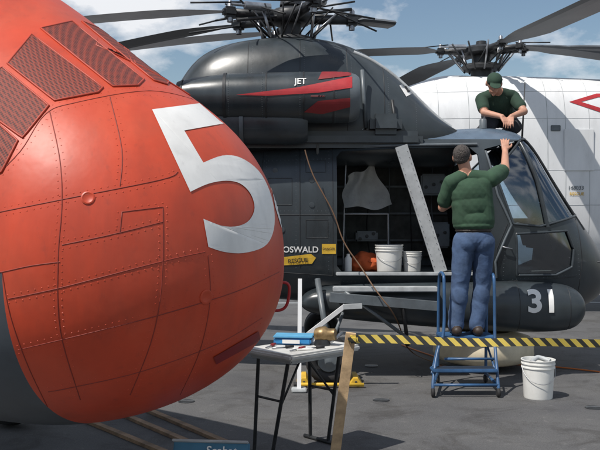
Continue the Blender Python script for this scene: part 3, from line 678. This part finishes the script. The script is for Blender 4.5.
def hand(wrist,direction,palm_n,side,curl,label='skin',sc=1.0):
    d=Vector(direction).normalized(); n=Vector(palm_n); n=(n-d*n.dot(d)).normalized(); l=d.cross(n)*side; w_=Vector(wrist); P=[]
    for k in range(4):
        P.append((label,('c',w_+l*(.018-.012*k)*sc,w_+d*.085*sc+l*(.030-.020*k)*sc,.014*sc,.012*sc)))
    P.append((label,('e',w_+d*.045*sc,(.036*sc,.036*sc,.015*sc),Matrix((l,d,n)).transposed())))
    lens=[.072,.080,.075,.060]
    for k in range(4):
        p=w_+d*.088*sc+l*(.031-.0205*k)*sc; a=0; sp_=(.20-.12*k)
        for j,f in enumerate((.45,.3,.25)):
            a+=curl*(1,1.2,.8)[j]; dd=(d*math.cos(a)+n*math.sin(a)+l*sp_).normalized(); q=p+dd*lens[k]*f*sc
            P.append((label,('c',p,q,(.0088,.0082,.0075)[j]*sc,(.0082,.0075,.0068)[j]*sc))); p=q
    p=w_+l*.025*sc+d*.02*sc; q=p+(l*.8+d*.7+n*.3).normalized()*.042*sc; P.append((label,('c',p,q,.014*sc,.011*sc)))
    r_=q+(l*.3+d*.9+n*.4).normalized()*.032*sc; P.append((label,('c',q,r_,.0105*sc,.0095*sc))); s_=r_+(d*.9+n*.5).normalized()*.022*sc; P.append((label,('c',r_,s_,.0095*sc,.008*sc)))
    return P
def head(c,fwd,up,hair='hair',cap=False):
    f=Vector(fwd).normalized(); u=Vector(up); u=(u-f*u.dot(f)).normalized(); r=f.cross(u); R=Matrix((r,f,u)).transposed(); c=Vector(c); P=[]
    A=lambda x,y,z:c+r*x+f*y+u*z
    P.append(('skin',('e',A(0,.0,.01),(.074,.092,.098),R)))
    P.append(('skin',('e',A(0,.035,-.06),(.052,.055,.058),R)))
    P.append(('skin',('c',A(0,.085,-.095),A(0,.075,-.09),.018,.02)))
    P.append(('skin',('c',A(0,.092,.012),A(0,.112,-.022),.009,.014)))
    P.append(('skin',('c',A(-.035,.083,.028),A(.035,.083,.028),.010,.010)))
    P.append(('skin',('c',A(-.02,.088,-.055),A(.02,.088,-.055),.009,.009)))
    for s in(-1,1):
        P.append(('skin',('e',A(.081*s,-.005,-.008),(.013,.023,.034),R)))
        P.append(('eye',('e',A(.031*s,.082,.008),(.012,.009,.009),R)))
    if not cap:
        P.append((hair,('e',A(0,-.016,.030),(.082,.094,.092),R)))
        P.append((hair,('e',A(0,-.050,-.012),(.068,.050,.052),R)))
    else:
        P.append((hair,('e',A(0,-.035,-.02),(.077,.066,.06),R)))
        P.append(('cap',('e',A(0,-.002,.045),(.086,.103,.075),R)))
        P.append(('cap',('e',A(0,.115,.045),(.066,.075,.009),R)))
    return P
V=Vector
P=[]
I=Matrix.Identity(3)
hc=V((1.535,7.80,2.195)); P+=head(hc,(.45,.85,.15),(0,-.0,1))
nb_=V((1.575,7.80,2.03)); P.append(('skin',('c',hc+V((.01,-.015,-.06)),nb_,.055,.058)))
LS=V((1.435,7.80,1.955)); RS=V((1.80,7.82,1.985))
P+=[('shirt',('c',nb_+V((-.03,0,-.015)),LS,.062,.070)),('shirt',('c',nb_+V((.03,0,-.015)),RS,.062,.075)),
    ('shirt',('e',V((1.62,7.81,1.85)),(.195,.125,.17),I)),('shirt',('e',V((1.63,7.815,1.74)),(.19,.133,.17),I)),('shirt',('c',V((1.55,7.815,1.90)),V((1.56,7.815,1.60)),.105,.11)),('shirt',('c',V((1.71,7.815,1.92)),V((1.73,7.815,1.60)),.105,.11)),('shirt',('e',V((1.645,7.82,1.60)),(.190,.140,.13),I)),('shirt',('e',V((1.645,7.82,1.545)),(.187,.142,.05),I)),
    ('belt',('e',V((1.645,7.82,1.500)),(.176,.132,.026),I)),
    ('jeans',('e',V((1.645,7.815,1.42)),(.180,.135,.115),I)),('jeans',('e',V((1.575,7.77,1.38)),(.09,.085,.10),I)),('jeans',('e',V((1.715,7.77,1.38)),(.09,.085,.10),I))]
LE=V((1.37,7.93,1.72)); LW=V((1.50,8.16,1.76)); RE=V((2.0,8.04,2.09)); RW=V((2.065,8.30,2.305))
P+=[('shirt',('c',LS,LS.lerp(LE,.72),.072,.068)),('skin',('c',LS.lerp(LE,.5),LE,.047,.043)),('skin',('c',LE,LW,.043,.028)),
    ('shirt',('c',RS,RS.lerp(RE,.72),.080,.074)),('skin',('c',RS.lerp(RE,.5),RE,.050,.046)),('skin',('c',RE,RW,.045,.029))]
P+=hand(LW,(.35,.9,.1),(0,.1,-1),1,.35); P+=hand(RW,(.1,.45,.9),(.1,.9,-.3),-1,.3,sc=1.05)
for hx2,kx,ax_,ky in((1.555,1.52,1.475,7.80),(1.735,1.735,1.675,7.83)):
    H=V((hx2,7.81,1.39)); K=V((kx,ky+.015,.99)); A_=V((ax_,7.80,.63))
    P+=[('jeans',('c',H,K,.105,.080)),('jeans',('c',K,A_,.080,.068)),('jeans',('e',K.lerp(A_,.3)+V((0,-.02,0)),(.078,.075,.12),I)),('jeans',('c',A_,A_+V((0,0,-.02)),.070,.072)),
        ('boot',('c',A_+V((0,-.0,-.03)),V((ax_,7.77,.555)),.045,.047)),('boot',('c',V((ax_,7.73,.555)),V((ax_+.01,7.95,.550)),.047,.045)),('boot',('e',V((ax_+.01,7.97,.548)),(.05,.07,.038),I))]
man=build_person('man_on_ladder',P,{'shirt':SHIRT,'jeans':JEANS,'skin':SKIN,'hair':HAIR,'boot':BOOT,'belt':BELT,'eye':BLACK},('shirt','jeans'))
P=[]
S0=V((-.07,0,-.01))
hc=V((2.23,9.18,3.13))+S0; P+=head(hc,(-.1,-.75,-.62),(0,-.6,.75),cap=True)
nb_=V((2.31,9.34,3.05))+S0; P.append(('skin',('c',hc+V((.03,.05,-.03)),nb_,.052,.058)))
LS=V((2.14,9.38,2.98))+S0; RS=V((2.50,9.40,3.01))+S0
P+=[('shirt',('c',nb_,LS,.062,.068)),('shirt',('c',nb_,RS,.062,.070)),('shirt',('c',V((2.33,9.44,2.98))+S0,V((2.38,9.64,2.90))+S0,.15,.145)),('shirt',('c',V((2.26,9.44,2.97))+S0,V((2.34,9.64,2.9))+S0,.12,.125)),('shirt',('c',V((2.40,9.46,2.97))+S0,V((2.45,9.66,2.9))+S0,.12,.125)),('pants',('c',V((2.36,9.74,2.84))+S0,V((2.48,9.74,2.84))+S0,.14,.14))]
for S,E,W_,sd in((LS,V((2.06,9.22,2.80)),V((2.22,9.06,2.735)),1),(RS,V((2.50,9.20,2.81)),V((2.32,9.06,2.735)),-1)):
    P+=[('shirt',('c',S,S.lerp(E,.65),.068,.062)),('skin',('c',S.lerp(E,.5),E,.047,.042)),('skin',('c',E,W_,.041,.028))]
    P+=hand(W_,(.25*sd,-.55,-.6),(0,.3,-1),sd,.35)
for x in(2.15,2.46):
    P+=[('pants',('c',V((2.35+(x-2.3)*.5,9.74,2.80)),V((x,9.44,2.665)),.10,.075)),('pants',('c',V((x,9.44,2.665)),V((x,9.85,2.66)),.072,.05)),('boot',('c',V((x,9.86,2.655)),V((x,10.0,2.63)),.045,.04))]
man2=build_person('man_on_roof',P,{'shirt':SHIRT2,'pants':PANTS2,'skin':SKIN,'hair':HAIR,'boot':BOOT,'cap':SHIRT2,'eye':BLACK},('shirt','pants'))
lathe('polish_can',[(0,0),(0,.04),(.10,.04),(.11,.03),(.11,0)],(2.02,9.1,2.605),(0,0,1),NAVYL,None,20)
rod('whip_antenna',(2.66,9.9,2.45),(2.70,9.9,3.25),.014,DARK,dh,.006)

# ================= STEP LADDER =================
sl_=empty('rolling_step_ladder')
xl,xr=(430-300)/F*7.6,(494-300)/F*7.6
xl2,xr2=(441-300)/F*7.9,(490-300)/F*7.9
for i,(xa,xb) in enumerate(((xl,xl2),(xr,xr2))):
    tube(f'front_rail_{i}',[(xa,7.42,.08),(xa,7.44,.14),((xa+xb)/2,7.62,.42),(xb,7.70,.52),(xb,7.72,1.02),(xb,7.76,1.09),(xb,7.9,1.10),(xb,8.02,1.06),(xb,8.05,.5),(xb,8.08,.06)],.015,BLUE,sl_)
    rod(f'base_rail_{i}',(xa,7.42,.10),(xb,8.08,.10),.014,BLUE,sl_)
    for yy,xx in((7.42,xa),(8.08,xb)): lathe(f'caster_{i}_{yy}',[(-.015,0),(-.015,.035),(0,.045),(.015,.035),(.015,0)],(xx,yy,.045),(1,0,0),BLACK,sl_,20)
    rod(f'brace_{i}',(xa,7.5,.2),(xb,8.05,.4),.010,BLUE,sl_)
box('lower_step',((xl+xr)/2,7.52,.235),(xr-xl+.0,.18,.03),BLUE,sl_); box('platform',((xl2+xr2)/2,7.87,.49),(xr2-xl2+.04,.38,.035),BLUE,sl_)
for i in range(3): beam(f'tread_ridge_{i}',(xl+.02,7.46+i*.05,.252),(xr-.02,7.46+i*.05,.252),.012,.006,BLACK,sl_)
rod('cross_front',(xl,7.43,.11),(xr,7.43,.11),.013,BLUE,sl_); rod('cross_rear',(xl2,8.08,.11),(xr2,8.08,.11),.013,BLUE,sl_)
rod('cross_mid',(xl2,7.7,.30),(xr2,7.7,.30),.013,BLUE,sl_)

# ================= BUCKETS =================
def bucket(c,h,r,lid=False):
    b=empty('plastic_bucket'); pr=[(0,0),(0,r*.86),(.01,r*.88),(h*.80,r*.975),(h*.80,r*1.03),(h*.83,r*1.03),(h*.83,r*.98),(h*.90,r*.99),(h*.9,r*1.04),(h*.93,r*1.04),(h*.93,r),(h,r*1.01),(h,r*1.05)]
    pr+=[(h*1.02,r*1.05),(h*1.02,r*.97)]
    pr+= [(h*1.0,r*.9),(h*1.0,0)] if lid else [(h*.97,r*.95),(h*.06,r*.84),(h*.06,0)]
    lathe('pail',pr,c,(0,0,1),WPLAS,b,36); c=Vector(c)
    tube('wire_handle',[c+V((-r*1.04,0,h*.85)),c+V((-r*1.0,-r*.5,h*.6)),c+V((-r*.4,-r*1.05,h*.42)),c+V((r*.4,-r*1.05,h*.42)),c+V((r,-r*.5,h*.6)),c+V((r*1.04,0,h*.85))],.0025,STEEL,b)
    return b
g=gr(543,401); bk1=bucket((g.x,g.y+.14,0),.34,.145,False)
tube('rag_over_rim',[V((g.x-.09,g.y+.03,.33)),V((g.x-.04,g.y+.1,.37)),V((g.x+.03,g.y+.1,.36)),V((g.x+.08,g.y+.05,.34))],.022,LGREY,bk1)
bk=pw(391,270,8.62); bucket((bk.x,8.80,dz(276)+.018),.29,.145,True)
bk=pw(415,270,8.62); bucket((bk.x+.0,8.84,dz(276)+.018),.22,.10,False)
bag=empty('orange_bag'); rr=[]
for x,h,w_ in[(-.2,.03,.05),(-.15,.15,.12),(-.03,.24,.15),(.08,.20,.15),(.17,.15,.12),(.22,.03,.05)]:
    c=pw(365,268,9.0); z0=dz(276)+.016; rr.append(sring(None,w_,z0+h,z0,z0+h*.4,2.4,V((c.x+x,9.0,0)),V((0,-1,0)),12))
bg_=loft('bag_body',rr,REDBAG,bag,3)
for v in bg_.data.vertices: v.co+=v.normal*.03*noise.noise(v.co*14)
lathe('white_bottle',[(0,0),(0,.04),(.15,.04),(.18,.018),(.2,.018),(.2,0)],(dx(340)+.1,8.8,dz(276)+.018),(0,0,1),WPLAS,None,20)

# ================= TABLE =================
tb=empty('folding_table'); c=V((.02,5.58,.725)); an=math.radians(44)
L_,W_=.66,.46
u_=V((math.cos(an),math.sin(an),0)); v_=V((-math.sin(an),math.cos(an),0))
box('table_top',c,(L_,W_,.04),mat('table_plastic',(.56,.56,.54),.5,var=.08,grime=.3),tb,rot=(0,0,an),bev=.015)
box('table_skirt',c+V((0,0,-.03)),(L_-.06,W_-.06,.03),LGREY,tb,rot=(0,0,an))
for i,s in enumerate((-1,1)):
    a1=c+u_*(s*.24)+v_*(-.12); a2=c+u_*(s*.24)+v_*(.18)
    p1=c+u_*(s*.27)+v_*(.02); p1.z=.015; p2=c+u_*(s*.27)+v_*.20; p2.z=.015
    p1+=V((-.0,.1,0)); p2+=V((0,.1,0))
    tube(f'leg_near_{i}',[a1,a1.lerp(p1,.5),p1],.013,DARK,tb,False,False); tube(f'leg_far_{i}',[a2,p2],.013,DARK,tb,False,False); rod(f'foot_bar_{i}',p1-v_*.06,p2+v_*.06,.014,DARK,tb); rod(f'leg_brace_{i}',a1.lerp(p1,.45),a2.lerp(p2,.45),.008,DARK,tb)
    rod(f'diag_{i}',a1.lerp(p1,.5),c+V((0,0,-.03)),.008,DARK,tb)
T=.746
bx=empty('blue_parts_box'); q=pw(294,335,5.7); box('tray',(q.x,5.7,T+.025),(.26,.17,.045),BLUEB,bx,rot=(0,0,-.15),bev=.01); box('lid',(q.x,5.7,T+.055),(.27,.18,.012),mat('light_blue_lid',(.12,.38,.6),.4),bx,rot=(0,0,-.1)); box('label',(q.x-.02,5.607,T+.025),(.12,.004,.025),WHITEW,bx,rot=(0,0,-.15),bev=0)
pt=empty('aircraft_part'); q=pw(322,328,5.65)
lathe('drum',[(0,0),(0,.05),(.03,.06),(.07,.06),(.09,.045),(.14,.04),(.14,0)],(q.x-.04,5.65,T+.06),(.9,-.3,.1),BRASS,pt,28); lathe('collar',[(0,.03),(.0,.055),(.04,.05),(.05,0)],(q.x,5.62,T),(0,0,1),DARK,pt,20); rod('pipe',(q.x+.05,5.6,T+.02),(q.x+.14,5.66,T+.08),.012,STEEL,pt)
pl_=empty('hand_tools')
for k,(x,y,a) in enumerate([(-.12,5.46,.4),(-.02,5.38,.9),(.08,5.45,.2),(-.2,5.52,1.2)]):
    d=V((math.cos(a),math.sin(a),0))*.07; rod(f'tool_shaft_{k}',V((x,y,T+.008))-d,V((x,y,T+.008))+d*.4,.005,STEEL,pl_); rod(f'tool_grip_{k}',V((x,y,T+.012))+d*.4,V((x,y,T+.012))+d*1.2,.011,REDD if k%2 else BLACK,pl_,.009)
box('paper_towel_pad',(.02,5.42,T+.006),(.12,.08,.010),WPLAS,None,rot=(0,0,.4))

ts=empty('white_support_post')
beam('post',pw(300,279,7.9),gr(299,392,.0),.038,.038,WHITE,ts,up=(0,1,0))
beam('arm',pw(303,338,7.85),pw(345,306,7.75),.04,.035,WHITE,ts,up=(0,1,0)); beam('arm_end',pw(343,307,7.75),pw(362,306,7.75),.045,.035,LGREY,ts,up=(0,1,0)); beam('arm_low',pw(303,338,7.85),pw(318,352,7.8),.04,.03,LGREY,ts,up=(0,1,0))
box('post_foot',gr(299,392)+V((0,0,.02)),(.14,.14,.03),LGREY,ts)

for i,(x,y) in enumerate([(gx-.24,7.98),(gx+.26,7.98)]):
    ch=empty('wheel_chock'); 
    mesh('wedge',[V((x,y,0))+V(p) for p in((-.07,-.06,0),(.07,-.06,0),(.07,.3,0),(-.07,.3,0),(-.02,-.06,.075),(.02,-.06,.075),(.02,.3,.075),(-.02,.3,.075))],[(3,2,1,0),(4,5,6,7),(0,1,5,4),(1,2,6,5),(2,3,7,6),(3,0,4,7)],YEL,ch)
    rod('rope_bar',(x,y-.06,.04),(x,y-.11,.04),.012,BLACK,ch)
br=empty('chock_tie_bar'); rod('bar',V((gx-.3,7.86,.03)),V((gx+.33,7.84,.03)),.018,YEL,br); rod('end_cap',V((gx-.34,7.86,.03)),V((gx-.29,7.86,.03)),.025,BLACK,br)

st=empty('wooden_stake'); top=pw(351,333,4.95); bot=V((.19,5.0,.0)); beam('post',bot,top,.06,.035,WOOD,st,up=(0,1,0)); beam('base_a',bot+V((-.25,0,.02)),bot+V((.25,0,.02)),.07,.04,WOOD,st); beam('base_b',bot+V((0,-.25,.06)),bot+V((0,.25,.06)),.07,.035,WOOD,st)
tp=empty('caution_tape_barrier'); vs=[];fs=[]; A0=top+V((-.0,-.022,-.035)); B0=V((3.6,5.15,.845)); N=80
for k in range(N+1):
    t=k/N; p=A0.lerp(B0,t)+V((0,.01*math.sin(t*17),-.02*math.sin(math.pi*t)+.004*math.sin(t*23))); tw=.25*math.sin(t*9)+.1*math.sin(t*31)
    h=V((0,math.sin(tw)*.025,math.cos(tw)*.025)); vs+=[p+h,p-h]
for k in range(N): fs.append((2*k,2*k+1,2*k+3,2*k+2))
mesh('tape',vs,fs,TAPE,tp,True); box('knot',A0+V((.01,.0,0)),(.06,.045,.045),TAPE,tp,bev=.012)
st2=empty('wooden_stake'); beam('post',V((3.6,5.17,0)),V((3.6,5.17,.92)),.06,.035,WOOD,st2,up=(0,1,0)); beam('base_a',V((3.35,5.17,.02)),V((3.85,5.17,.02)),.07,.04,WOOD,st2)
pk=empty('wooden_planks')
for i,(a,b2) in enumerate([((80,420),(165,455)),((112,412),(205,452)),((138,408),(228,446))]):
    beam(f'plank_{i}',gr(*a)+V((0,0,.015)),gr(*b2)+V((0,0,.015)),.05,.025,WOODD,pk)
sg=empty('information_sign'); q=pw(209,446,4.1)
SZ=-.087
box('sign_board',(q.x,4.1,.43+SZ),(.39,.02,.30),SIGNB,sg,rot=(-.5,0,-.1)); box('sign_edge',(q.x,4.150,.570+SZ),(.39,.03,.012),LGREY,sg,rot=(-.5,0,-.1)); rod('sign_leg',(q.x,4.15,.42+SZ),(q.x,4.3,0),.02,DARK,sg); lathe('sign_foot',[(0,0),(0,.2),(.02,.2),(.03,.0)],(q.x,4.3,0),(0,0,1),DARK,sg)
tx=text_on('sign_title','Seabat',Vector((0,0,0)),.06,WHITEW,sg); tx.location=(q.x+.06,4.125,.528+SZ); tx.rotation_euler=(-.5,0,-.1)
cb=empty('extension_cord'); tube('cord',[gr(402,345,.01),gr(420,352,.01),gr(440,358,.01),gr(432,366,.01),gr(470,370,.01),gr(520,362,.01),gr(600,372,.01)],.008,ORCORD,cb)
